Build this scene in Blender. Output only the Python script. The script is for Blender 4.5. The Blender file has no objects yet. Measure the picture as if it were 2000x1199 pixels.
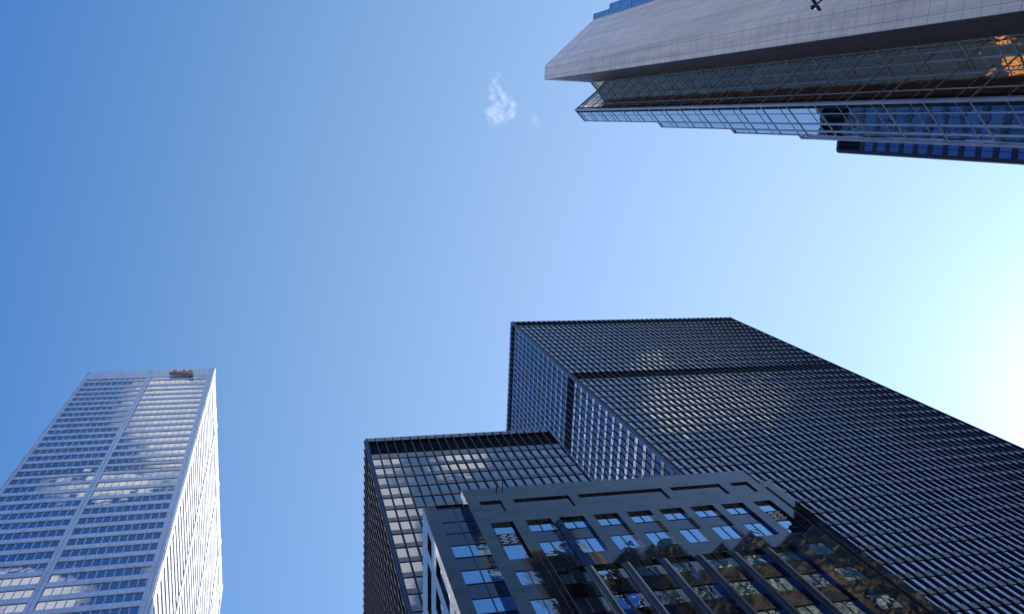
import bpy, math, random
from math import radians as RAD, sin, cos, pi, sqrt
from mathutils import Vector, Matrix

random.seed(7)
sc = bpy.context.scene
COL = sc.collection

# ------------------------------------------------------------------ camera
# The camera stands on the pavement at the world origin (ground 1.6 m below);
# X runs along the cross street, Y along the main street, Z is up.
CAM = ((0.9665636, -0.03936401, -0.25338761),      # camera right
       (-0.01513108, 0.97767003, -0.20960048),     # camera down
       (0.25598019, 0.20642623, 0.94438464))       # view direction
FPX = 1664.83                                      # focal length in pixels of a 2000 px wide picture
r_, d_, f_ = [Vector(v) for v in CAM]
cam_d = bpy.data.cameras.new("camera")
cam = bpy.data.objects.new("camera", cam_d)
COL.objects.link(cam)
M = Matrix.Identity(4)
for i in range(3):
    M[i][0] = r_[i]; M[i][1] = -d_[i]; M[i][2] = -f_[i]
cam.matrix_world = M
cam_d.sensor_width = 36.0
cam_d.lens = FPX / 2000 * 36.0
cam_d.clip_start = 0.1
cam_d.clip_end = 20000
sc.camera = cam
GROUND = -1.6

# ------------------------------------------------------------------ light
SUN_EL, SUN_AZ = RAD(33), RAD(17)                  # azimuth measured from +X towards +Y
SUN = Vector((cos(SUN_EL) * cos(SUN_AZ), cos(SUN_EL) * sin(SUN_AZ), sin(SUN_EL)))
sun_d = bpy.data.lights.new("sun", 'SUN')
sun_d.energy = 4.2
sun_d.angle = RAD(0.5)
sun_d.color = (1.0, 0.95, 0.87)
sun_o = bpy.data.objects.new("sun", sun_d)
COL.objects.link(sun_o)
sun_o.rotation_euler = (-SUN).to_track_quat('-Z', 'Y').to_euler()

world = bpy.data.worlds.new("World")
sc.world = world
world.use_nodes = True


class NT:
    """small helper for node trees"""
    def __init__(self, tree):
        self.t = tree
        self.t.nodes.clear()

    def n(self, kind, **kw):
        nd = self.t.nodes.new(kind)
        ins = kw.pop('ins', None) or {}
        for k, v in kw.items():
            setattr(nd, k, v)
        for k, v in ins.items():
            s = nd.inputs[k]
            if hasattr(v, 'is_linked') or isinstance(v, bpy.types.NodeSocket):
                self.t.links.new(v, s)
            else:
                s.default_value = v
        return nd

    def m(self, op, a, b=0.0, c=0.0, clamp=False):
        nd = self.n('ShaderNodeMath', operation=op, use_clamp=clamp)
        for i, v in enumerate((a, b, c)):
            if i >= len(nd.inputs):
                break
            if isinstance(v, bpy.types.NodeSocket):
                self.t.links.new(v, nd.inputs[i])
            else:
                nd.inputs[i].default_value = v
        return nd.outputs[0]

    def ramp(self, v, lo, hi, a=0.0, b=1.0, smooth=True):
        nd = self.n('ShaderNodeMapRange', interpolation_type='SMOOTHSTEP' if smooth else 'LINEAR')
        self.t.links.new(v, nd.inputs[0])
        for i, x in enumerate((lo, hi, a, b)):
            nd.inputs[i + 1].default_value = x
        return nd.outputs[0]

    def mix(self, fac, a, b, blend='MIX'):
        nd = self.n('ShaderNodeMix', data_type='RGBA', blend_type=blend)
        for s, v in ((nd.inputs[0], fac), (nd.inputs[6], a), (nd.inputs[7], b)):
            if isinstance(v, bpy.types.NodeSocket):
                self.t.links.new(v, s)
            else:
                s.default_value = v if not isinstance(v, tuple) or len(v) == 4 else (*v, 1)
        return nd.outputs[2]


SKY_STRENGTH = 0.13
w = NT(world.node_tree)
sky = w.n('ShaderNodeTexSky', sky_type='NISHITA', sun_disc=False)
sky.sun_elevation = SUN_EL
sky.sun_rotation = pi / 2 - SUN_AZ
sky.altitude = 100
sky.air_density = 1.0
sky.dust_density = 0.3
sky.ozone_density = 2.2
tc = w.n('ShaderNodeTexCoord')
sep = w.n('ShaderNodeSeparateXYZ', ins={0: tc.outputs['Generated']})
zc = w.m('MAXIMUM', sep.outputs[2], 0.05)
px = w.m('DIVIDE', sep.outputs[0], zc)
py = w.m('DIVIDE', sep.outputs[1], zc)
pp = w.n('ShaderNodeCombineXYZ', ins={0: px, 1: py, 2: 0.0})
nz = w.n('ShaderNodeTexNoise', noise_dimensions='3D', ins={'Vector': pp.outputs[0], 'Scale': 4.2, 'Detail': 9.0, 'Roughness': 0.58, 'Distortion': 0.25})
nz2 = w.n('ShaderNodeTexNoise', noise_dimensions='3D', ins={'Vector': pp.outputs[0], 'Scale': 17.0, 'Detail': 6.0, 'Roughness': 0.6, 'Distortion': 0.4})


def blob(cx, cy, rx, ry):
    a = w.m('DIVIDE', w.m('SUBTRACT', px, cx), rx)
    b = w.m('DIVIDE', w.m('SUBTRACT', py, cy), ry)
    q = w.m('ADD', w.m('MULTIPLY', a, a), w.m('MULTIPLY', b, b))
    return w.m('SUBTRACT', 1.0, q)


# a bank of cumulus in the northern sky (behind the photographer), where the facades mirror it
bank = None
for args in ((-0.112, -0.355, 0.08, 0.10), (-0.20, -0.42, 0.08, 0.022), (-0.13, -0.535, 0.045, 0.03), (-0.30, -0.55, 0.08, 0.03), (0.03, -0.35, 0.055, 0.055),
             (0.12, -0.52, 0.055, 0.13), (0.11, -0.40, 0.05, 0.04), (0.53, -0.35, 0.095, 0.05), (0.62, -0.36, 0.07, 0.035), (0.47, -0.30, 0.04, 0.02), (-0.5, -0.6, 0.12, 0.1), (0.21, -0.415, 0.05, 0.03)):
    b_ = w.m('MAXIMUM', blob(*args), -1.5)
    bank = b_ if bank is None else w.m('MAXIMUM', bank, b_)
dens = w.m('ADD', w.m('MULTIPLY', bank, 0.42), w.m('SUBTRACT', w.m('ADD', nz.outputs['Fac'], w.m('MULTIPLY', nz2.outputs['Fac'], 0.35)), 0.70))
mask = w.ramp(dens, -0.05, 0.30)
shade = w.ramp(nz2.outputs['Fac'], 0.35, 0.7, 0.75, 1.0)
cl_col = w.n('ShaderNodeMix', data_type='RGBA', blend_type='MIX', ins={0: shade, 6: (3.6, 4.3, 5.4, 1), 7: (6.5, 6.7, 7.0, 1)})
# summer haze: the air scatters a broad whitish glow around the sun
tint = w.mix(1.0, sky.outputs[0], (0.33, 0.70, 1.52, 1), 'MULTIPLY')
cs = w.n('ShaderNodeVectorMath', operation='DOT_PRODUCT', ins={0: tc.outputs['Generated'], 1: tuple(SUN)}).outputs['Value']
cs = w.m('MAXIMUM', cs, 0.0)
g2 = w.m('POWER', cs, 80.0)
HZ = 1.0 / (SKY_STRENGTH * 2 ** 0.7)
gl1 = w.n('ShaderNodeCombineXYZ', ins={i: w.m('MULTIPLY', w.m('POWER', cs, e), k * HZ) for i, (e, k) in enumerate(((2.0, 0.465), (1.35, 0.46), (2.0, 0.01)))}).outputs[0]
gl2 = w.n('ShaderNodeVectorMath', operation='SCALE', ins={0: (0.55 * HZ, 0.12 * HZ, 0.15 * HZ), 'Scale': g2}).outputs[0]
glow = w.n('ShaderNodeVectorMath', operation='ADD', ins={0: gl1, 1: gl2}).outputs[0]
clear = w.n('ShaderNodeVectorMath', operation='ADD', ins={0: tint, 1: glow}).outputs[0]
wmix = w.mix(mask, clear, cl_col.outputs[2])
bg = w.n('ShaderNodeBackground', ins={'Color': wmix, 'Strength': SKY_STRENGTH})
w.n('ShaderNodeOutputWorld', ins={0: bg.outputs[0]})

vs = sc.view_settings
vs.view_transform = 'Standard'
vs.look = 'None'
vs.exposure = 0.7
vs.gamma = 1.0
vs.use_curve_mapping = False
cy = sc.cycles
cy.max_bounces = 10
cy.glossy_bounces = 8
cy.diffuse_bounces = 3
cy.caustics_reflective = True
cy.sample_clamp_indirect = 12.0
cy.blur_glossy = 0.6
cy.use_denoising = True


# ------------------------------------------------------------------ materials
def new_mat(name):
    m = bpy.data.materials.new(name)
    m.use_nodes = True
    return m, NT(m.node_tree)


def finish(t, **ins):
    p = t.n('ShaderNodeBsdfPrincipled', ins=ins)
    t.n('ShaderNodeOutputMaterial', ins={0: p.outputs[0]})
    return p


def pos(t):
    return t.n('ShaderNodeNewGeometry').outputs['Position']


def noise(t, vec, scale, detail=4.0, rough=0.55):
    return t.n('ShaderNodeTexNoise', ins={'Vector': vec, 'Scale': scale, 'Detail': detail, 'Roughness': rough}).outputs['Fac']


def joints(t, vec, u, v, du, dv, wid, off=0.0):
    """1 on the joint lines of a du x dv panel grid, u and v being world axes or a pair (axis, axis) to add"""
    s = t.n('ShaderNodeSeparateXYZ', ins={0: vec})

    def ax(k):
        if isinstance(k, tuple):
            return t.m('ADD', s.outputs[k[0]], s.outputs[k[1]])
        return s.outputs[k]
    out = None
    for k, d in ((u, du), (v, dv)):
        fr = t.m('PINGPONG', t.m('ADD', ax(k), off), d / 2)
        ln = t.m('LESS_THAN', fr, wid)
        out = ln if out is None else t.m('MAXIMUM', out, ln)
    # one tone per panel
    cu = t.m('FLOOR', t.m('DIVIDE', t.m('ADD', ax(u), off + du / 2), du))
    cv = t.m('FLOOR', t.m('DIVIDE', t.m('ADD', ax(v), off + dv / 2), dv))
    cell = t.n('ShaderNodeCombineXYZ', ins={0: cu, 1: cv, 2: 0.0})
    wn = t.n('ShaderNodeTexWhiteNoise', noise_dimensions='3D', ins={'Vector': cell.outputs[0]})
    return out, wn.outputs['Value']


def wave_normal(t, vec, scale, strength, dist=0.1):
    h = noise(t, vec, scale, 2.0, 0.4)
    return t.n('ShaderNodeBump', ins={'Strength': strength, 'Distance': dist, 'Height': h}).outputs[0]


def glass_mat(name, f0, rough=0.02, wave=0.15, scale=0.45, spread=0.12, dist=0.08):
    """reflective coated window glass: a dark room behind a mirror coating, every pane slightly different"""
    m, t = new_mat(name)
    g = t.n('ShaderNodeNewGeometry')
    p = g.outputs['Position']
    nrm = wave_normal(t, p, scale, wave, dist)
    var = t.ramp(g.outputs['Random Per Island'], 0, 1, 1 - spread, 1 + spread, False)
    col = t.mix(1.0, (*f0, 1), t.n('ShaderNodeCombineXYZ', ins={0: var, 1: var, 2: var}).outputs[0], 'MULTIPLY')
    finish(t, **{'Base Color': col, 'Metallic': 1.0, 'Roughness': rough, 'Normal': nrm})
    return m


def paint_mat(name, col, rough=0.35, spec=0.5, metal=0.0, nscale=0.4, var=0.15, ior=1.5):
    m, t = new_mat(name)
    p = pos(t)
    n1 = noise(t, p, nscale, 5.0, 0.6)
    k = t.ramp(n1, 0.3, 0.7, 1 - var, 1 + var)
    c = t.mix(1.0, (*col, 1), t.n('ShaderNodeCombineXYZ', ins={0: k, 1: k, 2: k}).outputs[0], 'MULTIPLY')
    r = t.ramp(noise(t, p, nscale * 3, 3.0), 0.3, 0.7, rough * 0.85, rough * 1.2)
    finish(t, **{'Base Color': c, 'Metallic': metal, 'Roughness': r, 'Specular IOR Level': spec, 'IOR': ior})
    return m


def steel_panel_mat(name, col, u, v, du, dv, off):
    m, t = new_mat(name)
    p = pos(t)
    jn, cell = joints(t, p, u, v, du, dv, 0.035, off)
    k = t.ramp(cell, 0, 1, 0.88, 1.08, False)
    base = t.mix(1.0, (*col, 1), t.n('ShaderNodeCombineXYZ', ins={0: k, 1: k, 2: k}).outputs[0], 'MULTIPLY')
    c = t.mix(t.m('MULTIPLY', jn, 0.45), base, (0.08, 0.085, 0.1, 1))
    r = t.ramp(cell, 0, 1, 0.30, 0.40, False)
    finish(t, **{'Base Color': c, 'Metallic': 0.55, 'Roughness': r})
    return m


def stone_mat(name, col, u, v, du, dv, rough, jw=0.012, jd=0.5, tone=0.1, spec=0.4, speckle=0.15, streak=0.0, ior=1.5, nb=0.0):
    m, t = new_mat(name)
    p = pos(t)
    jn, cell = joints(t, p, u, v, du, dv, jw)
    k = t.ramp(cell, 0, 1, 1 - tone, 1 + tone, False)
    sp = t.ramp(noise(t, p, 9.0, 6.0, 0.7), 0.3, 0.7, 1 - speckle, 1 + speckle)
    k = t.m('MULTIPLY', k, sp)
    if streak:
        mp = t.n('ShaderNodeMapping', ins={'Vector': p, 'Scale': (1.3, 1.3, 0.05)})
        st = t.ramp(noise(t, mp.outputs[0], 1.0, 5.0, 0.6), 0.35, 0.65, 1 - streak, 1 + streak * 0.6)
        k = t.m('MULTIPLY', k, st)
    base = t.mix(1.0, (*col, 1), t.n('ShaderNodeCombineXYZ', ins={0: k, 1: k, 2: k}).outputs[0], 'MULTIPLY')
    c = t.mix(t.m('MULTIPLY', jn, jd), base, tuple(x * 0.3 for x in col) + (1,))
    rr = t.m('MULTIPLY', t.ramp(cell, 0, 1, 0.8, 1.25, False), rough)
    ins = {'Base Color': c, 'Roughness': t.m('ADD', rr, t.m('MULTIPLY', jn, 0.25)), 'IOR': ior,
           'Specular IOR Level': t.m('MULTIPLY', t.m('SUBTRACT', spec, t.m('MULTIPLY', jn, spec * 0.6)), t.ramp(cell, 0, 1, 0.85, 1.1, False))}
    if nb:
        ins['Normal'] = wave_normal(t, p, 0.7, nb, 0.05)
    finish(t, **ins)
    return m


MAT = {}
MAT['steel_panel'] = steel_panel_mat('stainless_panel', (0.67, 0.63, 0.60), (0, 1), 2, 1.29, 3.79, 0.0)
MAT['steel_plain'] = paint_mat('stainless_trim', (0.66, 0.57, 0.58), 0.32, 0.5, 0.55)
MAT['silver_glass'] = glass_mat('silver_tower_glass', (0.31, 0.33, 0.37), 0.02, 0.16, 0.35)
MAT['dark_gap'] = paint_mat('dark_gap', (0.01, 0.01, 0.012), 0.7, 0.2)
MAT['gold_sign'] = paint_mat('gold_sign', (1.0, 0.66, 0.32), 0.28, 0.5, 1.0)
MAT['grey_sign'] = paint_mat('grey_sign', (0.36, 0.27, 0.24), 0.5, 0.4)
MAT['black_steel'] = paint_mat('black_painted_steel', (0.016, 0.015, 0.017), 0.28, 1.0, ior=1.55)
MAT['sunlit_steel'] = paint_mat('sunlit_black_steel', (0.42, 0.43, 0.45), 0.40, 0.5, 0.8, 0.3, 0.2)  # black steel lightened: sunlight bounced off the silver tower put into the colour
MAT['black_mullion'] = paint_mat('black_mullion_paint', (0.010, 0.010, 0.011), 0.45, 0.35)
MAT['louvre'] = paint_mat('black_louvre', (0.004, 0.004, 0.005), 0.8, 0.1)
MAT['bronze_glass'] = glass_mat('bronze_glass', (0.22, 0.225, 0.26), 0.02, 0.10, 0.4, 0.17)
MAT['granite'] = stone_mat('polished_granite', (0.012, 0.013, 0.018), (0, 1), 2, 1.33, 0.9, 0.03, 0.014, 0.7, 0.3, 0.5, 0.3, 0.0, 1.62, 0.006)
MAT['granite_col'] = stone_mat('honed_granite', (0.022, 0.020, 0.021), (0, 1), 2, 9.0, 1.74, 0.16, 0.008, 0.6, 0.15, 0.6, 0.3)
MAT['granite_glass'] = glass_mat('granite_building_glass', (0.24, 0.40, 0.55), 0.015, 0.16, 0.8, 0.08)
MAT['spandrel_glass'] = glass_mat('spandrel_glass', (0.07, 0.085, 0.11), 0.05, 0.14, 0.8, 0.06)
MAT['black_frame'] = paint_mat('black_frame', (0.012, 0.013, 0.016), 0.4, 0.5)
MAT['limestone'] = stone_mat('limestone', (0.84, 0.66, 0.50), (0, 1), 2, 1.02, 1.27, 0.75, 0.016, 0.85, 0.07, 0.3, 0.08, 0.14)
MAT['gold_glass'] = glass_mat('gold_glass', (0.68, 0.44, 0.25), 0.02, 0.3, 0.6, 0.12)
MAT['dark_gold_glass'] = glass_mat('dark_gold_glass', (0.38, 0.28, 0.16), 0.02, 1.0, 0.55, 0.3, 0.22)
MAT['dark_panel'] = paint_mat('dark_panel', (0.13, 0.095, 0.085), 0.5, 0.3)
MAT['sky_glass'] = glass_mat('sky_lit_gold_glass', (0.66, 0.70, 0.72), 0.02, 0.10, 0.5, 0.06)  # paler copy of the gold glass, its mirrored sky put into the colour
MAT['alu'] = paint_mat('anodised_frame', (0.46, 0.46, 0.48), 0.35, 0.5, 0.4)
MAT['black_iron'] = paint_mat('black_iron', (0.01, 0.01, 0.011), 0.5, 0.4)
MAT['cable'] = paint_mat('steel_cable', (0.16, 0.16, 0.15), 0.45, 0.5, 0.4)
MAT['sandstone'] = stone_mat('sandstone', (0.58, 0.54, 0.45), (0, 1), 2, 0.6, 0.3, 0.8, 0.01, 0.4, 0.12)
MAT['roof'] = paint_mat('roof_gravel', (0.2, 0.19, 0.18), 0.9, 0.2, 0.0, 3.0)
MAT['asphalt'] = paint_mat('asphalt', (0.05, 0.05, 0.052), 0.85, 0.3, 0.0, 2.0)
MAT['paving'] = stone_mat('paving', (0.30, 0.29, 0.27), 0, 1, 0.6, 0.6, 0.8, 0.01, 0.6, 0.1)
MAT['marking'] = paint_mat('road_paint', (0.75, 0.74, 0.70), 0.7, 0.3, 0.0, 4.0)

# ------------------------------------------------------------------ mesh helpers
ORIGIN = {}                                       # world origin of every object


def empty(name, label, cat, loc, group=None):
    o = bpy.data.objects.new(name, None)
    o.empty_display_size = 2
    COL.objects.link(o)
    o.location = loc
    ORIGIN[o.name] = Vector(loc)
    o['label'] = label
    o['category'] = cat
    if group:
        o['group'] = group
    return o


class MB:
    def __init__(self):
        self.v = []
        self.f = []

    def poly(self, pts):
        n = len(self.v)
        self.v += [tuple(p) for p in pts]
        self.f.append(tuple(range(n, n + len(pts))))

    def hexa(self, b, t):
        """b, t: four bottom and four top corners, counter-clockwise seen from above"""
        n = len(self.v)
        self.v += [tuple(p) for p in b] + [tuple(p) for p in t]
        self.f += [(n + 3, n + 2, n + 1, n), (n + 4, n + 5, n + 6, n + 7)]
        for i in range(4):
            j = (i + 1) % 4
            self.f.append((n + i, n + j, n + 4 + j, n + 4 + i))

    def box(self, x0, x1, y0, y1, z0, z1):
        self.hexa([(x0, y0, z0), (x1, y0, z0), (x1, y1, z0), (x0, y1, z0)],
                  [(x0, y0, z1), (x1, y0, z1), (x1, y1, z1), (x0, y1, z1)])

    def prism(self, pts, z0, z1):
        """pts counter-clockwise seen from above"""
        n = len(self.v)
        k = len(pts)
        self.v += [(x, y, z0) for x, y in pts] + [(x, y, z1) for x, y in pts]
        self.f.append(tuple(range(n + k - 1, n - 1, -1)))
        self.f.append(tuple(range(n + k, n + 2 * k)))
        for i in range(k):
            j = (i + 1) % k
            self.f.append((n + i, n + j, n + k + j, n + k + i))

    def tube(self, pts, r, seg=8, cap=True):
        pts = [Vector(p) for p in pts]
        rings = []
        for i, p in enumerate(pts):
            a = pts[max(0, i - 1)]
            b = pts[min(len(pts) - 1, i + 1)]
            d = (b - a).normalized()
            up = Vector((0, 0, 1)) if abs(d.z) < 0.9 else Vector((1, 0, 0))
            u = d.cross(up).normalized()
            v = d.cross(u).normalized()
            rr = r[i] if isinstance(r, (list, tuple)) else r
            n = len(self.v)
            for k in range(seg):
                an = 2 * pi * k / seg
                self.v.append(tuple(p + u * rr * cos(an) + v * rr * sin(an)))
            rings.append(n)
        for a, b in zip(rings, rings[1:]):
            for k in range(seg):
                j = (k + 1) % seg
                self.f.append((a + k, a + j, b + j, b + k))
        if cap:
            self.f.append(tuple(rings[0] + k for k in range(seg - 1, -1, -1)))
            self.f.append(tuple(rings[-1] + k for k in range(seg)))

    def build(self, name, mat, parent=None, kind=None, label=None, bevel=0.0, smooth=False):
        lo = Vector([min(p[i] for p in self.v) for i in range(3)])
        hi = Vector([max(p[i] for p in self.v) for i in range(3)])
        c = (lo + hi) / 2
        c.z = lo.z
        me = bpy.data.meshes.new(name)
        me.from_pydata([tuple(Vector(p) - c) for p in self.v], [], self.f)
        me.materials.append(MAT[mat])
        if smooth:
            for pl in me.polygons:
                pl.use_smooth = True
        me.update()
        o = bpy.data.objects.new(name, me)
        COL.objects.link(o)
        if parent is not None:
            o.parent = parent
            o.location = c - ORIGIN[parent.name]
        else:
            o.location = c
        ORIGIN[o.name] = c
        if kind:
            o['kind'] = kind
        if label:
            o['label'] = label
        if bevel:
            bv = o.modifiers.new('bevel', 'BEVEL')
            bv.width = bevel
            bv.segments = 2
            bv.limit_method = 'ANGLE'
        return o


def part(name, mat, parent, *boxes, **kw):
    mb = MB()
    for b in boxes:
        mb.box(*b)
    return mb.build(name, mat, parent, **kw)


class Face:
    """a vertical facade plane: u runs along it (left to right seen from outside), d is the depth behind it"""
    def __init__(self, p0, p1):
        self.p0 = Vector((p0[0], p0[1], 0))
        e = Vector((p1[0] - p0[0], p1[1] - p0[1], 0))
        self.len = e.length
        self.e = e.normalized()
        self.n = Vector((self.e.y, -self.e.x, 0))          # outward normal

    def pt(self, u, d, z):
        p = self.p0 + self.e * u - self.n * d
        return (p.x, p.y, z)

    def box(self, mb, u0, u1, d0, d1, z0, z1):
        """d0 is the front (towards the street)"""
        mb.hexa([self.pt(u0, d0, z0), self.pt(u1, d0, z0), self.pt(u1, d1, z0), self.pt(u0, d1, z0)],
                [self.pt(u0, d0, z1), self.pt(u1, d0, z1), self.pt(u1, d1, z1), self.pt(u0, d1, z1)])

    def pane(self, mb, u0, u1, d, z0, z1, tilt=0.006, th=0.04):
        a, b = random.uniform(-tilt, tilt), random.uniform(-tilt, tilt)
        mb.hexa([self.pt(u0, d + a + b, z0), self.pt(u1, d - a + b, z0), self.pt(u1, d + th, z0), self.pt(u0, d + th, z0)],
                [self.pt(u0, d + a - b, z1), self.pt(u1, d - a - b, z1), self.pt(u1, d + th, z1), self.pt(u0, d + th, z1)])

    def wall(self, mb, us, zs, holes, depth):
        """front skin with rectangular holes (u0,u1,z0,z1) and their reveals"""
        U = sorted(set([us[0], us[1]] + [h[0] for h in holes] + [h[1] for h in holes]))
        Z = sorted(set([zs[0], zs[1]] + [h[2] for h in holes] + [h[3] for h in holes]))
        for i in range(len(Z) - 1):
            zc = (Z[i] + Z[i + 1]) / 2
            run = None
            for j in range(len(U) - 1):
                uc = (U[j] + U[j + 1]) / 2
                inside = any(h[0] < uc < h[1] and h[2] < zc < h[3] for h in holes)
                if not inside:
                    if run is None:
                        run = U[j]
                if inside or j == len(U) - 2:
                    end = U[j] if inside else U[j + 1]
                    if run is not None and end > run:
                        mb.poly([self.pt(run, 0, Z[i]), self.pt(end, 0, Z[i]), self.pt(end, 0, Z[i + 1]), self.pt(run, 0, Z[i + 1])])
                    run = None
        for h in holes:
            u0, u1, z0, z1 = h[:4]
            dd = h[4] if len(h) > 4 else depth
            P = self.pt
            mb.poly([P(u0, 0, z1), P(u1, 0, z1), P(u1, dd, z1), P(u0, dd, z1)])      # soffit
            mb.poly([P(u0, dd, z0), P(u1, dd, z0), P(u1, 0, z0), P(u0, 0, z0)])      # sill
            mb.poly([P(u0, 0, z0), P(u0, 0, z1), P(u0, dd, z1), P(u0, dd, z0)])
            mb.poly([P(u1, dd, z0), P(u1, dd, z1), P(u1, 0, z1), P(u1, 0, z0)])


# rough visibility, used only to choose which of many equal panes become objects of their own
BLOCK = []


def project(p):
    p = Vector(p)
    z = p.dot(f_)
    if z <= 0.1:
        return None
    return (1000 + FPX * p.dot(r_) / z, 599.5 + FPX * p.dot(d_) / z)


def hidden(p, own):
    for nm, (x0, x1, y0, y1, z1) in BLOCK:
        if nm == own:
            continue
        t0, t1 = 0.0, 0.995
        ok = True
        for c, a, b in ((p[0], x0, x1), (p[1], y0, y1), (p[2], -5, z1)):
            if abs(c) < 1e-6:
                if not a <= 0 <= b:
                    ok = False
                continue
            q0, q1 = sorted((a / c, b / c))
            t0, t1 = max(t0, q0), min(t1, q1)
        if ok and t0 < t1:
            return True
    return False


def area(face, u0, u1, d, z0, z1, own):
    c = face.pt((u0 + u1) / 2, d, (z0 + z1) / 2)
    q = [project(face.pt(u, d, z)) for u, z in ((u0, z0), (u1, z0), (u1, z1), (u0, z1))]
    if any(x is None for x in q):
        return 0
    mx, my = sum(x for x, y in q) / 4, sum(y for x, y in q) / 4
    if not (0 < mx < 2000 and 0 < my < 1199) or hidden(c, own):
        return 0
    return abs(sum(q[i][0] * q[(i + 1) % 4][1] - q[(i + 1) % 4][0] * q[i][1] for i in range(4))) / 2


def panes(items, mat, parent, own, name='window', best=98, tilt=0.006):
    """items: (face, u0, u1, d, z0, z1). The largest in view are objects, the rest one mesh."""
    ar = [(area(f, u0, u1, d, z0, z1, own), i) for i, (f, u0, u1, d, z0, z1) in enumerate(items)]
    top = set(i for a, i in sorted(ar, reverse=True)[:best] if a > 0)
    rest = MB()
    for i, (f, u0, u1, d, z0, z1) in enumerate(items):
        if i in top:
            mb = MB()
            f.pane(mb, u0, u1, d, z0, z1, tilt)
            mb.build(name, mat, parent)
        else:
            f.pane(rest, u0, u1, d, z0, z1, tilt)
    if rest.f:
        rest.build(name, mat, parent, kind='stuff')


# ------------------------------------------------------------------ ground
part('ground', 'paving', None, (-600, 700, -600, 700, GROUND - 0.6, GROUND - 0.13), kind='structure')
part('road', 'asphalt', None, (-14.5, -3.0, -400, 400, GROUND - 0.126, GROUND - 0.122), (-3.0, 400, 4.5, 17.5, GROUND - 0.126, GROUND - 0.122),
     (-400, -14.5, 4.5, 17.5, GROUND - 0.126, GROUND - 0.122), kind='structure')
for bx in ((-3.0, 300, -300, 4.5), (-3.0, 300, 17.5, 300), (-300, -14.5, -300, 4.5), (-300, -14.5, 17.5, 300)):
    part('pavement', 'paving', None, (bx[0], bx[1], bx[2], bx[3], GROUND - 0.13, GROUND), kind='structure', bevel=0.02)
mk = MB()
for k in range(-20, 20):
    if not -1 <= k <= 4:
        mk.box(-8.85, -8.7, k * 6.0, k * 6.0 + 3, GROUND - 0.118, GROUND - 0.114)
for k in range(14):
    mk.box(-13.9 + k * 0.8, -13.5 + k * 0.8, 1.2, 3.8, GROUND - 0.118, GROUND - 0.114)
mk.build('road_marking', 'marking', None, kind='structure')

BLOCK += [('granite', (10.03, 40.5, 28.41, 60, 61.5)), ('low', (12.8, 46.3, 54, 88, 141.5)), ('tall', (61, 129.7, 53.6, 90.2, 226))]


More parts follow.
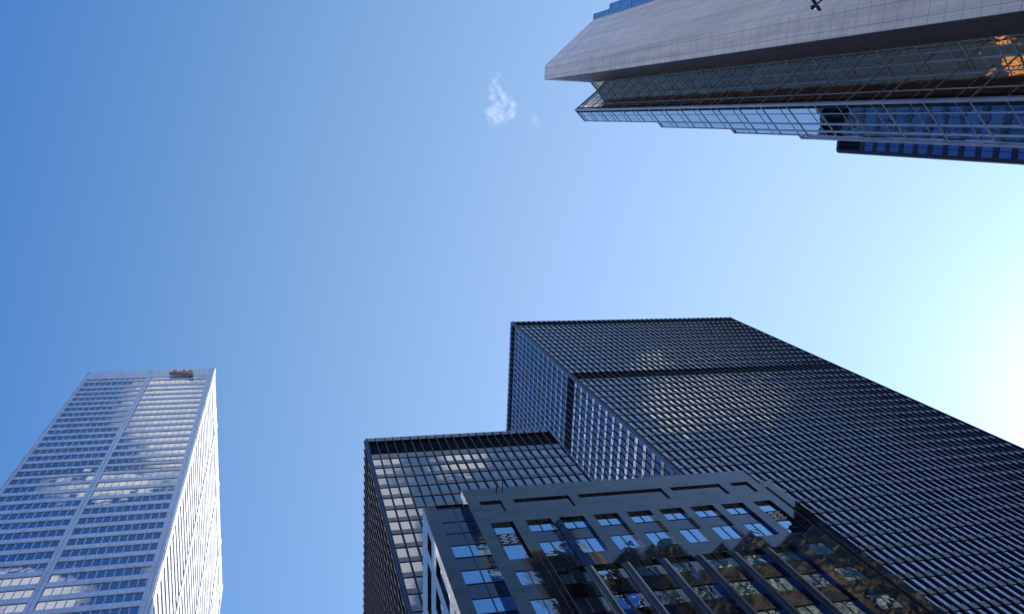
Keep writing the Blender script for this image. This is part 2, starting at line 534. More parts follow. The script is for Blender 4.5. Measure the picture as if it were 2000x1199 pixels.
# ------------------------------------------------------------------ the silver bank tower
def silver_tower():
    X0, X1, Y0, Y1, H = -51.0, -19.25, 68.2, 134.5, 239.2
    t = empty('office_tower', 'pale steel clad office tower with ribbon windows and a gold sign near its roof', 'tower', ((X0 + X1) / 2, (Y0 + Y1) / 2, GROUND))
    F = Face((X0, Y0), (X1, Y0))
    R = Face((X1, Y0), (X1, Y1))
    W, D = F.len, R.len
    rows = [(230.9, 232.3), (226.2, 229.4)] + [(224.4 - 3.79 * k - 2.3, 224.4 - 3.79 * k) for k in range(0, 57)]
    rows = [r for r in rows if r[0] > 3]
    # front: two groups of eleven panes between columns
    fg = [(0.95, 15.15), (16.4, 30.40)]
    # right: columns at the bay lines
    bays = [0, 16.3, 33.8, 51.4, D]
    rg = [(1.35, 15.6), (17.0, 33.1), (34.5, 50.7), (52.1, D - 1.35)]
    core = MB()
    core.box(X0 + 0.5, X1 - 0.5, Y0 + 0.5, Y1 - 0.5, GROUND, H - 1.2)
    core.build('core', 'dark_gap', t)
    # spandrel bands between the ribbons
    sp = MB()
    edges = [H] + [e for r in rows for e in (r[1], r[0])] + [GROUND]
    for i in range(0, len(edges) - 1, 2):
        z1, z0 = edges[i], edges[i + 1]
        for u0, u1 in fg:
            F.box(sp, u0, u1, 0.0, 0.3, z0, z1)
            if i > 0:
                F.box(sp, u0, u1, -0.03, -0.002, z0 + 0.10, z1 - 0.12)
        for u0, u1 in rg:
            R.box(sp, u0, u1, 0.0, 0.3, z0 - (0.28 if i < len(edges) - 2 else 0), z1 + (0.28 if i else 0))
    sp.build('cladding', 'steel_panel', t)
    # columns with a shadow groove
    cols = [(F, 0.0, 0.95, 0.35), (F, 15.15, 16.4, 0.62), (F, 30.40, W, 0.78)]
    cols += [(R, a, b, None) for a, b in ((0.012, 1.35), (15.6, 17.0), (33.1, 34.5), (50.7, 52.1), (D - 1.35, D))]
    for fc, a, b, gv in cols:
        mb = MB()
        if gv is None:
            fc.box(mb, a, b, -0.16, 0.4, GROUND, H + 0.1)
        else:
            fc.box(mb, a, a + gv - 0.06, -0.16, 0.4, GROUND, H + 0.1)
            fc.box(mb, a + gv + 0.06, b, -0.16, 0.4, GROUND, H + 0.1)
            fc.box(mb, a + gv - 0.06, a + gv + 0.06, -0.02, 0.4, GROUND, H + 0.1)
        mb.build('column', 'steel_panel', t)
    cp = MB()
    cp.box(X0 + 0.4, X1 - 0.4, Y0 + 0.4, Y1 - 0.4, H - 1.2, H - 0.9)
    cp.build('roof', 'roof', t)
    # windows
    it = []
    mul = MB()
    gap = MB()
    for k, (z0, z1) in enumerate(rows):
        for fc, groups, n in ((F, fg, 11), (R, rg, 12)):
            for u0, u1 in groups:
                pw = (u1 - u0) / n
                for j in range(n):
                    it.append((fc, u0 + j * pw + 0.05, u0 + (j + 1) * pw - 0.05, 0.09, z0, z1))
                    if j and fc is F:
                        fc.box(mul, u0 + j * pw - 0.06, u0 + j * pw + 0.06, 0.03, 0.28, z0, z1)
                if k in (15, 16):
                    fc.box(gap, u0, u1, 0.03, 0.2, z0 - 0.03, z0 + 0.42)
                fc.box(mul, u0, u1, 0.03, 0.16, z0 - 0.02, z0 + 0.10)
    mul.build('mullion', 'steel_plain', t, kind='stuff')
    gap.build('vent', 'dark_gap', t)
    panes(it, 'silver_glass', t, 'silver', tilt=0.003)
    return t


silver_tower()


def sign():
    """gold letters over a sweeping bar, standing off the parapet"""
    t = empty('roof_sign', 'gold letter sign over a dark sweeping bar, high on the steel tower', 'sign', (-27.5, 68.0, 235.0))
    mbs = []
    z0, z1 = 234.3, 236.0
    ya, yb = 67.25, 67.9

    def letter_c(x0, wd):
        mb = MB()
        cx, cz, rx, rz = x0 + wd / 2, (z0 + z1) / 2, wd / 2, (z1 - z0) / 2
        n = 18
        pr = None
        for k in range(n + 1):
            a = RAD(48) + (RAD(312) - RAD(48)) * k / n
            o = (cx + rx * cos(a), cz + rz * sin(a))
            i = (cx + (rx - 0.36) * cos(a), cz + (rz - 0.36) * sin(a))
            if pr:
                mb.hexa([(pr[1][0], ya, pr[1][1]), (pr[0][0], ya, pr[0][1]), (pr[0][0], yb, pr[0][1]), (pr[1][0], yb, pr[1][1])],
                        [(i[0], ya, i[1]), (o[0], ya, o[1]), (o[0], yb, o[1]), (i[0], yb, i[1])])
            pr = (o, i)
        return mb

    def letter_i(x0, wd):
        mb = MB()
        mb.box(x0, x0 + 0.42, ya, yb, z0, z1)
        return mb

    def letter_b(x0, wd):
        mb = MB()
        mb.box(x0, x0 + 0.36, ya, yb, z0, z1)
        zm = (z0 + z1) / 2
        for a, b, wx in ((zm - 0.14, z1, wd * 0.92), (z0, zm + 0.14, wd)):
            mb.box(x0 + 0.36, x0 + wx - 0.3, ya + 0.003, yb, b - 0.32, b)
            mb.box(x0 + 0.36, x0 + wx - 0.3, ya + 0.003, yb, a, a + 0.32)
            mb.box(x0 + wx - 0.36, x0 + wx, ya + 0.006, yb, a + 0.18, b - 0.18)
        return mb
    for fn, x, wd in ((letter_c, -30.1, 1.6), (letter_i, -28.25, 0.42), (letter_b, -27.5, 1.35), (letter_c, -25.85, 1.55)):
        fn(x, wd).build('letter', 'gold_sign', t)
    mb = MB()
    top = [(-30.6, 235.55), (-29.4, 236.0), (-27.6, 235.95), (-26.0, 235.6), (-24.5, 235.0)]
    top = [(x * 0.99, z - 2.25) for x, z in top]
    bot = [(-30.6, 235.5), (-29.4, 235.45), (-27.6, 235.1), (-26.0, 234.5), (-24.5, 233.6)]
    bot = [(x * 0.99, z - 2.25) for x, z in bot]
    for i in range(4):
        a, b, c, d = bot[i], bot[i + 1], top[i + 1], top[i]
        mb.hexa([(a[0], ya, a[1]), (b[0], ya, b[1]), (b[0], yb + 0.1, b[1]), (a[0], yb + 0.1, a[1])],
                [(d[0], ya, d[1]), (c[0], ya, c[1]), (c[0], yb + 0.1, c[1]), (d[0], yb + 0.1, d[1])])
    mb.build('sweeping_bar', 'grey_sign', t)


sign()


# ------------------------------------------------------------------ black steel and glass towers
def black_tower(label, own, X0, X1, Y0, Y1, H, module, pitch, win_h, first_top, voids, nfront, nleft, cap=0.9, left_tilt=0.006):
    t = empty('black_tower', label, 'tower', ((X0 + X1) / 2, (Y0 + Y1) / 2, GROUND), 'black steel and glass towers')
    F = Face((X0, Y0), (X1, Y0))
    L = Face((X0, Y1), (X0, Y0))
    core = MB()
    core.box(X0 + 0.37, X1 - 0.02, Y0 + 0.37, Y1 - 0.02, GROUND, H - 0.61)
    core.build('core', 'louvre', t)
    zlist = []                                     # window (z0, z1)
    z = first_top
    vi = 0
    while z > 6:
        while vi < len(voids) and z <= voids[vi][0]:
            vi += 1
        if vi < len(voids) and z - 1.5 < voids[vi][1] + 0.6 and z > voids[vi][0]:
            z = voids[vi][2]
            vi += 1
            continue
        zlist.append((z - win_h, z))
        z -= pitch
    gaps = sorted(zlist + [(v[0], v[1]) for v in voids], reverse=True)
    sp = MB()
    it = []
    for fc, n in ((F, nfront), (L, nleft)):
        m0 = (fc.len - n * module) / 2
        prev = H
        for a, b in gaps:
            fc.box(sp, m0, fc.len - m0, 0.0, 0.35, b, prev)
            prev = a
        fc.box(sp, m0, fc.len - m0, 0.0, 0.35, GROUND, prev)
        sp.build('spandrel', 'sunlit_steel' if fc is L and own == 'tall' else 'black_steel', t)
        sp = MB()
        for a, b in zlist:
            for j in range(n):
                it.append((fc, m0 + j * module + 0.045, m0 + (j + 1) * module - 0.045, 0.10, a, b))
    # corner piers
    pr = MB()
    m0 = (F.len - nfront * module) / 2
    m1 = (L.len - nleft * module) / 2
    pr.prism([(X0 + 0.25, Y0), (X0 + m0, Y0), (X0 + m0, Y0 + 0.4), (X0 + 0.4, Y0 + m1), (X0, Y0 + m1), (X0, Y0 + 0.25)], GROUND, H - 0.01)
    pr.box(X1 - m0, X1, Y0, Y0 + 0.5, GROUND, H - 0.01)
    pr.box(X0, X0 + 0.5, Y1 - m1, Y1, GROUND, H - 0.01)
    pr.build('corner_pier', 'black_steel', t)
    cp = MB()
    cp.box(X0 + 0.4, X1 - 0.01, Y0 + 0.4, Y1 - 0.01, H - 0.6, H - 0.3)
    cp.build('roof', 'roof', t)
    # projecting I-section mullions
    nm = 0
    rest = MB()
    for fc, n, mm in ((F, nfront, m0), (L, nleft, m1)):
        for j in range(n + 1):
            u = mm + j * module
            mb = MB() if nm < 98 else rest
            nm += 1
            fc.box(mb, u - 0.04, u + 0.04, -0.15, 0.12, GROUND + 4, H - 0.4)
            fc.box(mb, u - 0.075, u + 0.075, -0.19, -0.15, GROUND + 4, H - 0.4)
            if mb is not rest:
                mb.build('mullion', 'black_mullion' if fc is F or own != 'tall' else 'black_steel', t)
    panes(it, 'bronze_glass', t, own, tilt=left_tilt)
    return t


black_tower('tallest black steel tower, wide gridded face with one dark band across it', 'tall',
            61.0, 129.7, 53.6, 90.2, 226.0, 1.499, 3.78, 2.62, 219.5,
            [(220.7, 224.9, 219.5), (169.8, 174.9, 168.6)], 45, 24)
black_tower('shorter black steel tower with a deep dark band at its roofline, beside the granite building', 'low',
            12.8, 46.3, 54.0, 90.5, 141.8, 1.49, 3.8, 2.65, 132.3,
            [(134.2, 140.3, 132.3)], 22, 24)


def far_black_tower():
    X0, Y1, H = 113.0, 2.75, 160.0
    t = empty('black_tower', 'black tower with rounded corner and paired blue panes, peeping out behind the gold glass building', 'tower', (125, -10, GROUND), 'black steel and glass towers')
    Y0 = -46.0
    L = Face((X0, Y1 - 0.75), (X0, Y0))
    core = MB()
    core.prism([(X0 + 0.4, Y0), (140, Y0), (140, Y1), (X0 + 0.75, Y1), (X0 + 0.25, Y1 - 0.2), (X0 + 0.02, Y1 - 0.70), (X0 + 0.02, Y1 - 0.80), (X0 + 0.4, Y1 - 0.80)], GROUND, H)
    core.build('core', 'black_mullion', t)
    sp = MB()
    it = []
    tops = [151.0 - 3.8 * k for k in range(38)]
    prev = 152.4
    for z in tops:
        L.box(sp, 0, L.len, 0.0, 0.3, z, prev)
        prev = z - 2.6
        for j in range(42):
            it.append((L, 0.03 + j * 1.12 + 0.06, 0.03 + (j + 1) * 1.12 - 0.06, 0.08, z - 2.6, z))
    L.box(sp, 0, L.len, 0.0, 0.3, GROUND, prev)
    L.box(sp, 0, L.len, 0.0, 0.3, 159.2, H)
    sp.build('spandrel', 'black_mullion', t)
    lv = MB()
    L.box(lv, 0, L.len, 0.25, 0.35, 152.4, 159.2)
    lv.build('louvre', 'louvre', t)
    for j in range(43):
        mb = MB()
        u = 0.03 + j * 1.12
        L.box(mb, u - 0.06, u + 0.06, -0.05, 0.3, 1, H - 0.02)
        mb.build('mullion', 'black_mullion', t)
    panes(it, 'bronze_glass', t, 'far')


far_black_tower()


# ------------------------------------------------------------------ granite building
def granite_building():
    t = empty('granite_building', 'low polished dark granite building with deep windows, in front of the black towers', 'building', (25, 40, GROUND))
    Y, H = 28.41, 62.0
    XA, XB = 13.23, 38.15
    F = Face((XA, Y), (XB, Y))
    cols = [(14.2, 15.9), (16.87, 18.82), (19.53, 21.4), (22.19, 24.13), (24.87, 26.82), (27.55, 29.45), (30.18, 32.13), (32.84, 34.77), (35.67, 37.27)]
    holes = []
    blind = [(14.2, 15.9), (16.84, 21.43), (22.2, 29.42), (30.17, 34.68), (35.65, 37.26)]
    for a, b in blind:
        holes.append((a - XA, b - XA, 57.75, 59.74, 0.15))
    for a, b in cols:
        holes.append((a - XA, b - XA, 50.6, 56.06, 0.5))
    for a, b in cols[1:8]:
        holes.append((a - XA, b - XA, 2.0, 48.9, 0.55))
    ends = []
    for k in range(13):
        z1 = 49.03 - 3.48 * k
        for a, b in (cols[0], cols[8]):
            holes.append((a - XA, b - XA, z1 - 1.75, z1, 0.07))
            ends.append((a - XA, b - XA, z1 - 1.75, z1))
    mb = MB()
    F.wall(mb, (0, F.len), (GROUND, H), holes, 0.5)
    for a, b in blind:                                             # back of the blind panels
        mb.poly([F.pt(a - XA, 0.15, 57.75), F.pt(b - XA, 0.15, 57.75), F.pt(b - XA, 0.15, 59.74), F.pt(a - XA, 0.15, 59.74)])
    # parapet top, sides and back of the screen wall
    P = F.pt
    mb.poly([P(0, 0, H), P(F.len, 0, H), P(F.len, 0.62, H), P(0, 0.62, H)])
    mb.poly([P(0, 0.95, GROUND), P(0, 0, GROUND), P(0, 0, H), P(0, 0.62, H), P(0, 0.62, 61.0), P(0, 0.95, 61.0)])
    mb.poly([P(F.len, 0, GROUND), P(F.len, 6, GROUND), P(F.len, 6, 61.9), P(F.len, 0.62, 61.9), P(F.len, 0.62, H), P(F.len, 0, H)])
    mb.poly([P(F.len, 0.62, 60), P(0, 0.62, 60), P(0, 0.62, H), P(F.len, 0.62, H)])
    mb.build('wall', 'granite', t)
    # half round columns between the lower windows
    for i in range(1, 9):
        a = cols[i - 1][1] if i > 1 else cols[1][0] - 0.72
        b = cols[i][0] if i < 8 else cols[7][1] + 0.72
        if i in (1, 8):
            continue
        cx, r = (a + b) / 2, 0.35
        cb = MB()
        n = 12
        ring = [(cx - r * cos(pi * k / n), Y - 0.004 - r * 0.55 * sin(pi * k / n)) for k in range(n + 1)]
        ring.reverse()
        cb.prism(ring[::-1], 2.0, 48.55)
        cb.build('column', 'granite_col', t)
    # windows: each opening is a window with its panes and spandrels
    for ci, (a, b) in enumerate(cols):
        u0, u1 = a - XA, b - XA
        narrow = ci in (0, 8)
        fm = MB()
        d = 0.18
        zl = [(54.62, 56.06), (50.6, 52.95)]
        F.box(fm, u0, u1, d + 0.02, d + 0.1, 54.56, 54.62)
        F.box(fm, u0, u1, d + 0.02, d + 0.1, 52.95, 53.01)
        F.box(fm, u0, u1, d + 0.25, d + 0.3, 50.6, 56.06)
        if not narrow:
            F.box(fm, (u0 + u1) / 2 - 0.035, (u0 + u1) / 2 + 0.035, d + 0.01, d + 0.1, 50.6, 52.95)
            F.box(fm, (u0 + u1) / 2 - 0.035, (u0 + u1) / 2 + 0.035, d + 0.01, d + 0.1, 54.62, 56.06)
        wd = fm.build('window', 'black_frame', t)
        for z0, z1 in zl:
            if narrow:
                g = MB(); F.pane(g, u0 + 0.16, u1 - 0.16, d + 0.05, z0, z1, 0.004); g.build('pane', 'granite_glass', wd)
            else:
                um = (u0 + u1) / 2
                for p0, p1 in ((u0, um - 0.035), (um + 0.035, u1)):
                    g = MB(); F.pane(g, p0, p1, d + 0.05, z0, z1, 0.004); g.build('pane', 'granite_glass', wd)
        s = MB()
        F.pane(s, u0 + (0.16 if narrow else 0), u1 - (0.16 if narrow else 0), d + 0.05, 53.01, 54.56, 0.003)
        s.build('spandrel', 'spandrel_glass' if not narrow else 'black_frame', wd)
        if narrow:                                                 # ventilation grille of short bars
            gr = MB()
            for rr in range(6):
                for cc in range(2):
                    uu = u0 + 0.25 + cc * 0.62 + (0.16 if rr % 2 else 0.0)
                    F.box(gr, uu, uu + 0.42, d - 0.01, d + 0.04, 53.12 + rr * 0.235, 53.24 + rr * 0.235)
            gr.build('grille', 'steel_plain', wd)
    for ci, (a, b) in enumerate(cols[1:8]):
        u0, u1 = a - XA, b - XA
        d = 0.20
        fm = MB()
        um = (u0 + u1) / 2
        F.box(fm, u0, u1, d + 0.25, d + 0.3, 2.0, 48.9)
        F.box(fm, um - 0.035, um + 0.035, d + 0.01, d + 0.1, 2.0, 48.9)
        pl, sl = [], []
        z = 48.9
        while z > 6:
            pl.append((z - 1.62, z))
            sl.append((z - 3.42, z - 1.68))
            F.box(fm, u0, u1, d + 0.02, d + 0.1, z - 1.68, z - 1.62)
            F.box(fm, u0, u1, d + 0.02, d + 0.1, z - 3.48, z - 3.42)
            z -= 3.48
        wd = fm.build('window', 'black_frame', t)
        for z0, z1 in pl[:5]:
            for p0, p1 in ((u0, um - 0.035), (um + 0.035, u1)):
                g = MB(); F.pane(g, p0, p1, d + 0.05, z0, z1, 0.008); g.build('pane', 'granite_glass', wd)
        for z0, z1 in sl[:5]:
            s = MB(); F.pane(s, u0, u1, d - 0.01, z0, z1, 0.006); s.build('spandrel', 'spandrel_glass', wd)
        g = MB()
        for z0, z1 in pl[5:] + sl[5:]:
            F.pane(g, u0, u1, d - 0.01, z0, z1, 0.006)
        g.build('pane', 'granite_glass', wd, kind='stuff')
    for u0, u1, z0, z1 in ends:
        fm = MB()
        um = (u0 + u1) / 2
        F.box(fm, um - 0.03, um + 0.03, 0.02, 0.09, z0, z1)
        F.box(fm, u0, u1, 0.09, 0.12, z0, z1)
        wd = fm.build('window', 'black_frame', t)
        for p0, p1 in ((u0 + 0.03, um - 0.03), (um + 0.03, u1 - 0.03)):
            g = MB(); F.pane(g, p0, p1, 0.045, z0 + 0.03, z1 - 0.03, 0.006); g.build('pane', 'granite_glass', wd)
    # left wing: pilaster, glass bay, side wall
    YL, HL, XL = 29.22, 61.2, 10.03
    G = Face((XL, YL), (XA, YL))
    S = Face((XL + 0.34, 46.0), (XL, YL))
    wl = MB()
    G.wall(wl, (0, 1.01), (GROUND, HL), [], 0.3)
    wl.poly([G.pt(1.01, 0, GROUND), G.pt(1.01, 0.12, GROUND), G.pt(1.01, 0.12, HL), G.pt(1.01, 0, HL)])
    wl.poly([G.pt(0, 0, HL), G.pt(G.len, 0, HL), G.pt(G.len, 16.7, HL), G.pt(0.34, 16.78, HL)])
    sh = []
    for a, b in ((30.05, 31.5), (32.5, 36.6), (37.4, 44.6)):
        sh.append((46.0 - b, 46.0 - a, 56.95, 58.8, 0.15))
    sw = []
    for a, b in ((30.05, 31.5), (32.5, 34.2), (34.9, 36.6), (37.4, 39.1), (39.8, 41.5), (42.2, 44.6)):
        sh.append((46.0 - b, 46.0 - a, 49.65, 55.0, 0.4))
        sw.append((46.0 - b, 46.0 - a, 49.65, 55.0))
        sh.append((46.0 - b, 46.0 - a, 3.0, 47.9, 0.4))
        sw.append((46.0 - b, 46.0 - a, 3.0, 47.9))
    S.wall(wl, (0, S.len), (GROUND, HL), sh, 0.3)
    for a, b, z0, z1, dd in sh[:3]:
        wl.poly([S.pt(a, dd, z0), S.pt(b, dd, z0), S.pt(b, dd, z1), S.pt(a, dd, z1)])
    wl.build('side_wing', 'granite', t)
    for a, b, z0, z1 in sw:
        fm = MB()
        S.box(fm, a, b, 0.26, 0.32, z0, z1)
        wd = fm.build('window', 'black_frame', t)
        z = z1
        n = 0
        rest = MB()
        while z > z0 + 1:
            g = MB() if n < 4 else rest
            S.pane(g, a + 0.08, b - 0.08, 0.17, max(z0, z - 1.75), z - 0.03, 0.004)
            if g is not rest:
                g.build('pane' if n % 2 == 0 else 'spandrel', 'granite_glass' if n % 2 == 0 else 'spandrel_glass', wd)
            n += 1
            z -= 1.75
        if rest.f:
            rest.build('pane', 'granite_glass', wd, kind='stuff')
    bay = MB()
    G.box(bay, 1.0, G.len, 0.2, 0.3, GROUND, HL - 0.01)
    lines = [HL - 0.3, 58.53, 56.69] + [54.84 - 1.775 * k for k in range(30)]
    for z in lines:
        G.box(bay, 1.01, G.len, 0.06, 0.2, z - 0.04, z + 0.04)
    G.box(bay, 2.28, 2.36, 0.05, 0.2, GROUND, HL - 0.05)
    wd = bay.build('window', 'black_frame', t, label='tall glass bay between pilaster and main front')
    for i in range(len(lines) - 1):
        z1, z0 = lines[i] - 0.04, lines[i + 1] + 0.04
        clear = i >= 3 and (i - 3) % 2 == 0
        for p0, p1 in ((1.02, 2.28), (2.36, G.len - 0.01)):
            g = MB(); G.pane(g, p0, p1, 0.1, z0, z1, 0.004)
            g.build('pane' if clear else 'spandrel', 'granite_glass' if clear else 'spandrel_glass', wd)
    # right wing: pilaster set apart by a dark slot
    rw = MB()
    rw.box(39.55, 40.45, 29.22, 31.0, GROUND, 61.2)
    rw.build('pilaster', 'granite', t)
    part('slot', 'black_frame', t, (XB + 0.01, 39.54, 29.3, 30.9, GROUND, 60.4))
    bk = MB()
    bk.box(XA, XB - 0.01, Y + 1.0, 46, GROUND, 60.0)
    bk.box(XL + 0.5, XA, YL + 0.5, 46, GROUND, 61.0)
    bk.build('core', 'dark_gap', t)
    return t


granite_building()


def cables():
    for k, (x, r, lab) in enumerate(((16.15, 0.010, 'left of two thin cleaning cables hanging down the granite front from a roof bracket'),
                                     (16.62, 0.014, 'right, lighter one of two thin cleaning cables hanging down the granite front'))):
        t = empty('cleaning_cable', lab, 'cable', (x, 27.9, GROUND + 2), 'cleaning cables')
        mb = MB()
        pts = [(x + 0.03 * sin(z * 0.2 + k), 27.95 + (62.2 - z) * 0.004, z) for z in [62.2 - 2.4 * i for i in range(26)]]
        mb.tube(pts, r, 6)
        mb.build('rope', 'cable', t)
        dv = MB()
        dv.box(x - 0.04, x + 0.04, 27.9, 29.3, 62.06, 62.12)
        dv.box(x - 0.05, x + 0.05, 28.5, 28.6, 62.0, 62.06)
        dv.build('bracket', 'black_iron', t)


cables()


# ------------------------------------------------------------------ gold glass building with stone pier
def gold_building():
    t = empty('gold_glass_building', 'gold glass and limestone building with stepped diagonal facets in the upper right', 'building', (60, -12, GROUND))
    H = 115.0
    floors = [113.55 - 3.91 * k for k in range(29)]                # top of each clear pane
    # stone pier
    st = MB()
    st.prism([(41.09, -14.72), (46, -14.72), (46, -6.42), (34.42, -6.42), (34.47, -8.33)][::1], GROUND, H)
    st.build('stone_pier', 'limestone', t)
    part('side_panel', 'dark_panel', t, (34.5, 41.1, -6.417, -6.37, GROUND, H - 0.45))  # thin dark sheet over the pier's +Y face, ending below its top
    body = MB()
    body.box(46.01, 108, -14.7, -12.01, GROUND, H - 0.5)
    body.box(42.6, 85, -40, -15.0, GROUND, 96.0)
    body.box(44.3, 108, -12, -5.5, GROUND, 104.0)
    body.box(41.5, 50, -15.4, -14.75, GROUND, H - 0.5)
    body.box(41.5, 50, -16.0, -15.45, GROUND, 108.5)
    body.box(41.5, 50, -16.9, -16.05, GROUND, 102.5)
    body.prism([(41.4, -6.3), (44.2, -6.3), (44.2, -5.0), (40.75, -1.55), (39.5, -2.63), (42.55, -5.38)], GROUND, H - 0.5)
    body.build('core', 'dark_gap', t)
    facets = []                                                     # (face, height, columns, glass)

    def facet(p0, p1, h, cols, glass, base=GROUND):
        fc = Face(p0, p1)
        if isinstance(cols, int):
            cols = [fc.len * j / cols for j in range(cols + 1)]
        facets.append((fc, h, cols, glass, base))
    c_in, tip, t1 = (42.15, -5.38), (39.06, -2.63), (40.58, -1.14)
    # faces run left to right seen from outside
    facet(c_in, (41.10, -6.43), H, 2, 'gold_glass')
    fl = (Vector(c_in) - Vector(tip)).length
    facet(tip, c_in, H, [0, fl - 3.0, fl - 1.5, fl], 'gold_glass')
    facet(t1, tip, H, 2, 'sky_glass')
    facet((41.12, -0.60), t1, H * 0.787, 1, 'sky_glass')
    facet((41.48, -0.24), (41.12, -0.60), H * 0.65, 1, 'sky_glass')
    facet((41.74, 0.02), (41.48, -0.24), H * 0.556, 1, 'sky_glass')
    # facets that look away to the south-east, stepping with them
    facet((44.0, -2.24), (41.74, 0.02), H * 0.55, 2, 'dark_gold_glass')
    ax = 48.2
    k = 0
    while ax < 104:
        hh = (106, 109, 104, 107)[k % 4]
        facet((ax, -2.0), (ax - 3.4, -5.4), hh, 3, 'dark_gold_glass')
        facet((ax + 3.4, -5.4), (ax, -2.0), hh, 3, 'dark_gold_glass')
        ax += 6.8
        k += 1
    # left of the stone: glass steps facing the street
    facet((41.04, -14.72), (41.04, -15.42), H, 1, 'sky_glass')
    facet((41.04, -15.42), (41.04, -16.02), 109.0, 1, 'sky_glass')
    facet((41.04, -16.02), (41.04, -16.9), 103.0, 1, 'sky_glass')
    facet((41.04, -16.9), (41.04, -40.0), 97.0, 20, 'sky_glass')
    items = {'gold_glass': [], 'sky_glass': [], 'dark_gold_glass': []}
    for i, (fc, h, n, gl, base) in enumerate(facets):
        fr = MB()
        for j, u in enumerate(n):
            mid = 0 < j < len(n) - 1
            wdt = 0.022 if mid else 0.05
            fc.box(fr, max(0.0, u - wdt), min(fc.len, u + wdt), -0.02 if mid else -0.05, 0.2, base, h)
        fc.box(fr, 0, fc.len, -0.07, 0.2, h - 0.35, h + 0.02)
        zs = [f for f in floors if f < h - 0.3]
        for z in zs:
            fc.box(fr, 0.06, fc.len - 0.06, -0.03, 0.18, z - 0.05, z + 0.05)
            fc.box(fr, 0.06, fc.len - 0.06, -0.01, 0.18, z - 2.70 - 0.025, z - 2.70 + 0.025)
        fr.build('frame', 'alu', t)
        bk = MB()
        fc.box(bk, 0.02, fc.len - 0.02, 0.2, 0.5, base, h - 0.05)
        bk.build('backing', 'dark_gap', t)
        prev = h - 0.35
        for z in zs:
            for j in range(len(n) - 1):
                items[gl].append((fc, n[j] + 0.02, n[j + 1] - 0.02, 0.02, z, prev))
                items[gl].append((fc, n[j] + 0.02, n[j + 1] - 0.02, 0.02, z - 2.70, z))
            prev = z - 2.70
    panes(items['sky_glass'], 'sky_glass', t, 'gold', best=60, tilt=0.003)
    panes(items['gold_glass'], 'gold_glass', t, 'gold', best=38, tilt=0.003)
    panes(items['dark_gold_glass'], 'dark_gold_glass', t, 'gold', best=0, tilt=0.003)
    rf = MB()
    rf.box(46.01, 108, -14.7, -12, H - 0.5, H - 0.3)
    rf.box(44.3, 108, -11.99, -5.5, 104.0, 104.2)
    rf.build('roof', 'roof', t)
    return t


gold_building()


# ------------------------------------------------------------------ added buildings out of view: sun bounce for the pier, gold reflections
def unseen_building(X0, X1, Y0, Y1, H, label):
    t = empty('unseen_sandstone_building', label, 'building', ((X0 + X1) / 2, (Y0 + Y1) / 2, GROUND))
    R = Face((X1, Y0), (X1, Y1))
    holes = []
    it = []
    u = 1.6
    while u < R.len - 3:
        z = 4.0
        while z < H - 4:
            holes.append((u, u + 1.7, z, z + 2.0, 0.3))
            it.append((R, u, u + 1.7, 0.22, z, z + 2.0))
            z += 3.7
        u += 3.1
    mb = MB()
    R.wall(mb, (0, R.len), (GROUND, H), holes, 0.3)
    mb.box(X0, X1 - 0.35, Y0, Y1, GROUND, H)
    mb.build('wall', 'sandstone', t)
    m = MB()
    for f, a, b, d, z0, z1 in it:
        f.pane(m, a, b, d, z0, z1)
    m.build('window', 'bronze_glass', t, kind='stuff')
    part('cornice', 'sandstone', t, (X1 - 0.34, X1 + 0.5, Y0, Y1, H, H + 0.8))


unseen_building(-90.0, -48.0, -120.0, -42.0, 122.0, 'wide sandstone block added out of view to bounce warm sunlight onto the limestone pier')
unseen_building(-88.0, -60.0, 0.0, 24.0, 153.0, 'slim sunlit sandstone tower added out of view, mirrored in the gold glass at the right edge')


# ------------------------------------------------------------------ street pole bracket at the top edge
def bracket():
    def at(x, y, z):
        d = f_ * FPX + r_ * (x - 1000) + d_ * (y - 599.5)
        return d * (z / d.z)
    t = empty('street_pole', 'black pole arm with crossed bars and a round knob, at the top edge', 'pole', (4.9, -3.0, GROUND))
    mb = MB()
    mb.tube([(4.9, -3.0, GROUND), (4.9, -3.0, 4.6), (4.9, -3.0, 6.9)], [0.09, 0.07, 0.055], 12)
    mb.build('pole', 'black_iron', t)
    a, b = at(1602, 21.5, 6.0), at(1588, 1, 6.02)
    e = a + (b - a) * 3.6
    mb = MB()
    mb.tube([a, b, e, (4.9, -3.0, 6.4)], 0.0125, 10)
    mb.build('bar', 'black_iron', t)
    c, d = at(1588, 15, 5.96), at(1606, 0.5, 6.0)
    g = c + (d - c) * 4.0
    mb = MB()
    mb.tube([c, d, g, (4.9, -3.0, 6.8)], 0.009, 10)
    mb.build('bar', 'black_iron', t)
    mb = MB()
    n = 10
    rings = []
    for i in range(n + 1):
        th = pi * i / n
        rings.append([(c.x + 0.019 * sin(th) * cos(2 * pi * k / 14), c.y + 0.019 * sin(th) * sin(2 * pi * k / 14), c.z + 0.019 * cos(th)) for k in range(14)])
    base = 0
    for rg in rings:
        mb.v += rg
    for i in range(n):
        for k in range(14):
            j = (k + 1) % 14
            mb.f.append((i * 14 + k, (i + 1) * 14 + k, (i + 1) * 14 + j, i * 14 + j))
    mb.build('knob', 'black_iron', t, smooth=True)


bracket()


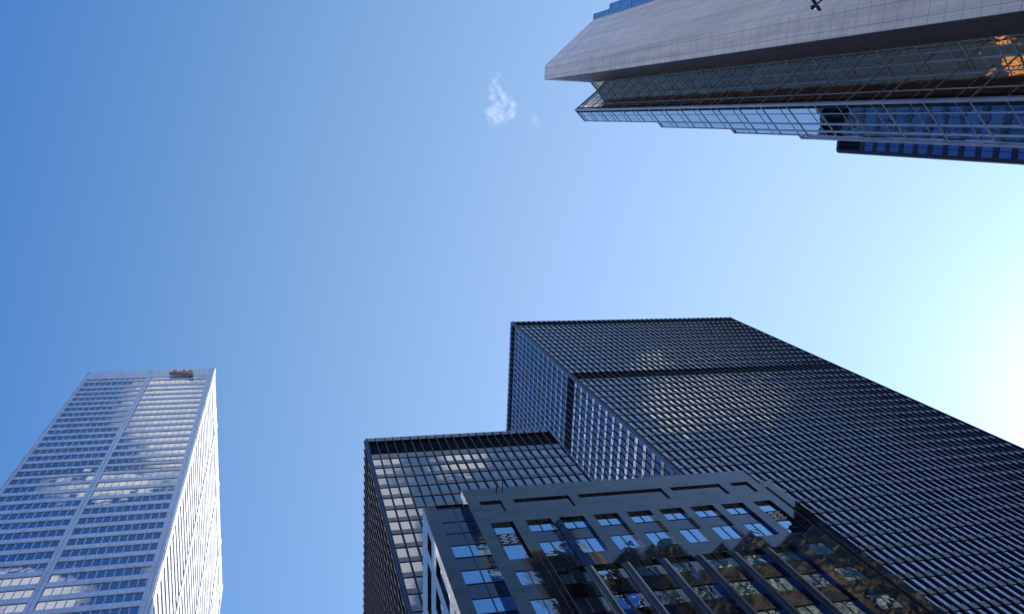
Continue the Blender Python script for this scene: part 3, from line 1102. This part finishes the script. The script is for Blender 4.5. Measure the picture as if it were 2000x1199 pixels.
# ------------------------------------------------------------------ one wisp of cloud
def wisp():
    def at(x, y, z):
        d = f_ * FPX + r_ * (x - 1000) + d_ * (y - 599.5)
        return d * (z / d.z)
    Z = 1500.0
    # spine of the wisp in picture coordinates, taken to the height of the cloud: (x, y, radius px, density)
    S = [(970, 142, 3, .45), (974, 149, 4, .6), (966, 159, 5, .8), (970, 167, 5, .9), (976, 175, 5, .9), (981, 184, 5, .95), (986, 193, 6, .9), (994, 199, 6, .85),
         (1002, 203, 5, .9), (1003, 210, 5, .8), (998, 220, 6, .9), (1000, 225, 5, .6), (958, 169, 4, .45), (960, 178, 5, .55), (961, 190, 6, .75), (971, 184, 5, .4),
         (957, 219, 7, .8), (965, 211, 7, .7), (974, 206, 7, .65), (962, 230, 8, .8), (971, 222, 8, .6), (967, 240, 6, .6), (982, 204, 5, .5), (984, 228, 9, .3), (952, 217, 5, .4), (977, 233, 7, .35), (1043, 240, 9, .12), (1046, 228, 6, .12)]
    pts = [(at(x, y, Z), r * Z / FPX * 1.03, k) for x, y, r, k in S]
    lo = Vector((min(p[0].x - 2.2 * p[1] for p in pts), min(p[0].y - 2.2 * p[1] for p in pts), Z - 14))
    hi = Vector((max(p[0].x + 2.2 * p[1] for p in pts), max(p[0].y + 2.2 * p[1] for p in pts), Z + 14))
    m, tt = new_mat('cloud_vapour')
    P = pos(tt)
    warp = tt.n('ShaderNodeTexNoise', ins={'Vector': P, 'Scale': 0.06, 'Detail': 7.0, 'Roughness': 0.62})
    wv = tt.n('ShaderNodeVectorMath', operation='SUBTRACT', ins={0: warp.outputs['Color'], 1: (0.5, 0.5, 0.5)})
    wv = tt.n('ShaderNodeVectorMath', operation='SCALE', ins={0: wv.outputs[0], 'Scale': 12.0})
    wp = tt.n('ShaderNodeVectorMath', operation='ADD', ins={0: P, 1: wv.outputs[0]}).outputs[0]
    tot = None
    for c, r, k in pts:
        s = tt.n('ShaderNodeVectorMath', operation='DISTANCE', ins={0: wp, 1: tuple(c)})
        g = tt.m('MULTIPLY', tt.ramp(s.outputs['Value'], 0.0, r * 2.0, 1.0, 0.0), k)
        tot = g if tot is None else tt.m('ADD', tot, g)
    fine = tt.ramp(noise(tt, P, 0.10, 9.0, 0.68), 0.36, 0.64)
    den = tt.m('MULTIPLY', tt.m('MULTIPLY', tot, fine), 0.050)
    vol = tt.n('ShaderNodeVolumePrincipled', ins={'Color': (0.98, 0.98, 1.0, 1), 'Density': den, 'Anisotropy': 0.35})
    tt.n('ShaderNodeOutputMaterial', ins={1: vol.outputs[0]})
    MAT['cloud'] = m
    o = part('cloud', 'cloud', None, (lo.x, hi.x, lo.y, hi.y, lo.z, hi.z))
    o['label'] = 'small torn wisp of white cloud alone in the blue sky'
    o['category'] = 'cloud'


wisp()
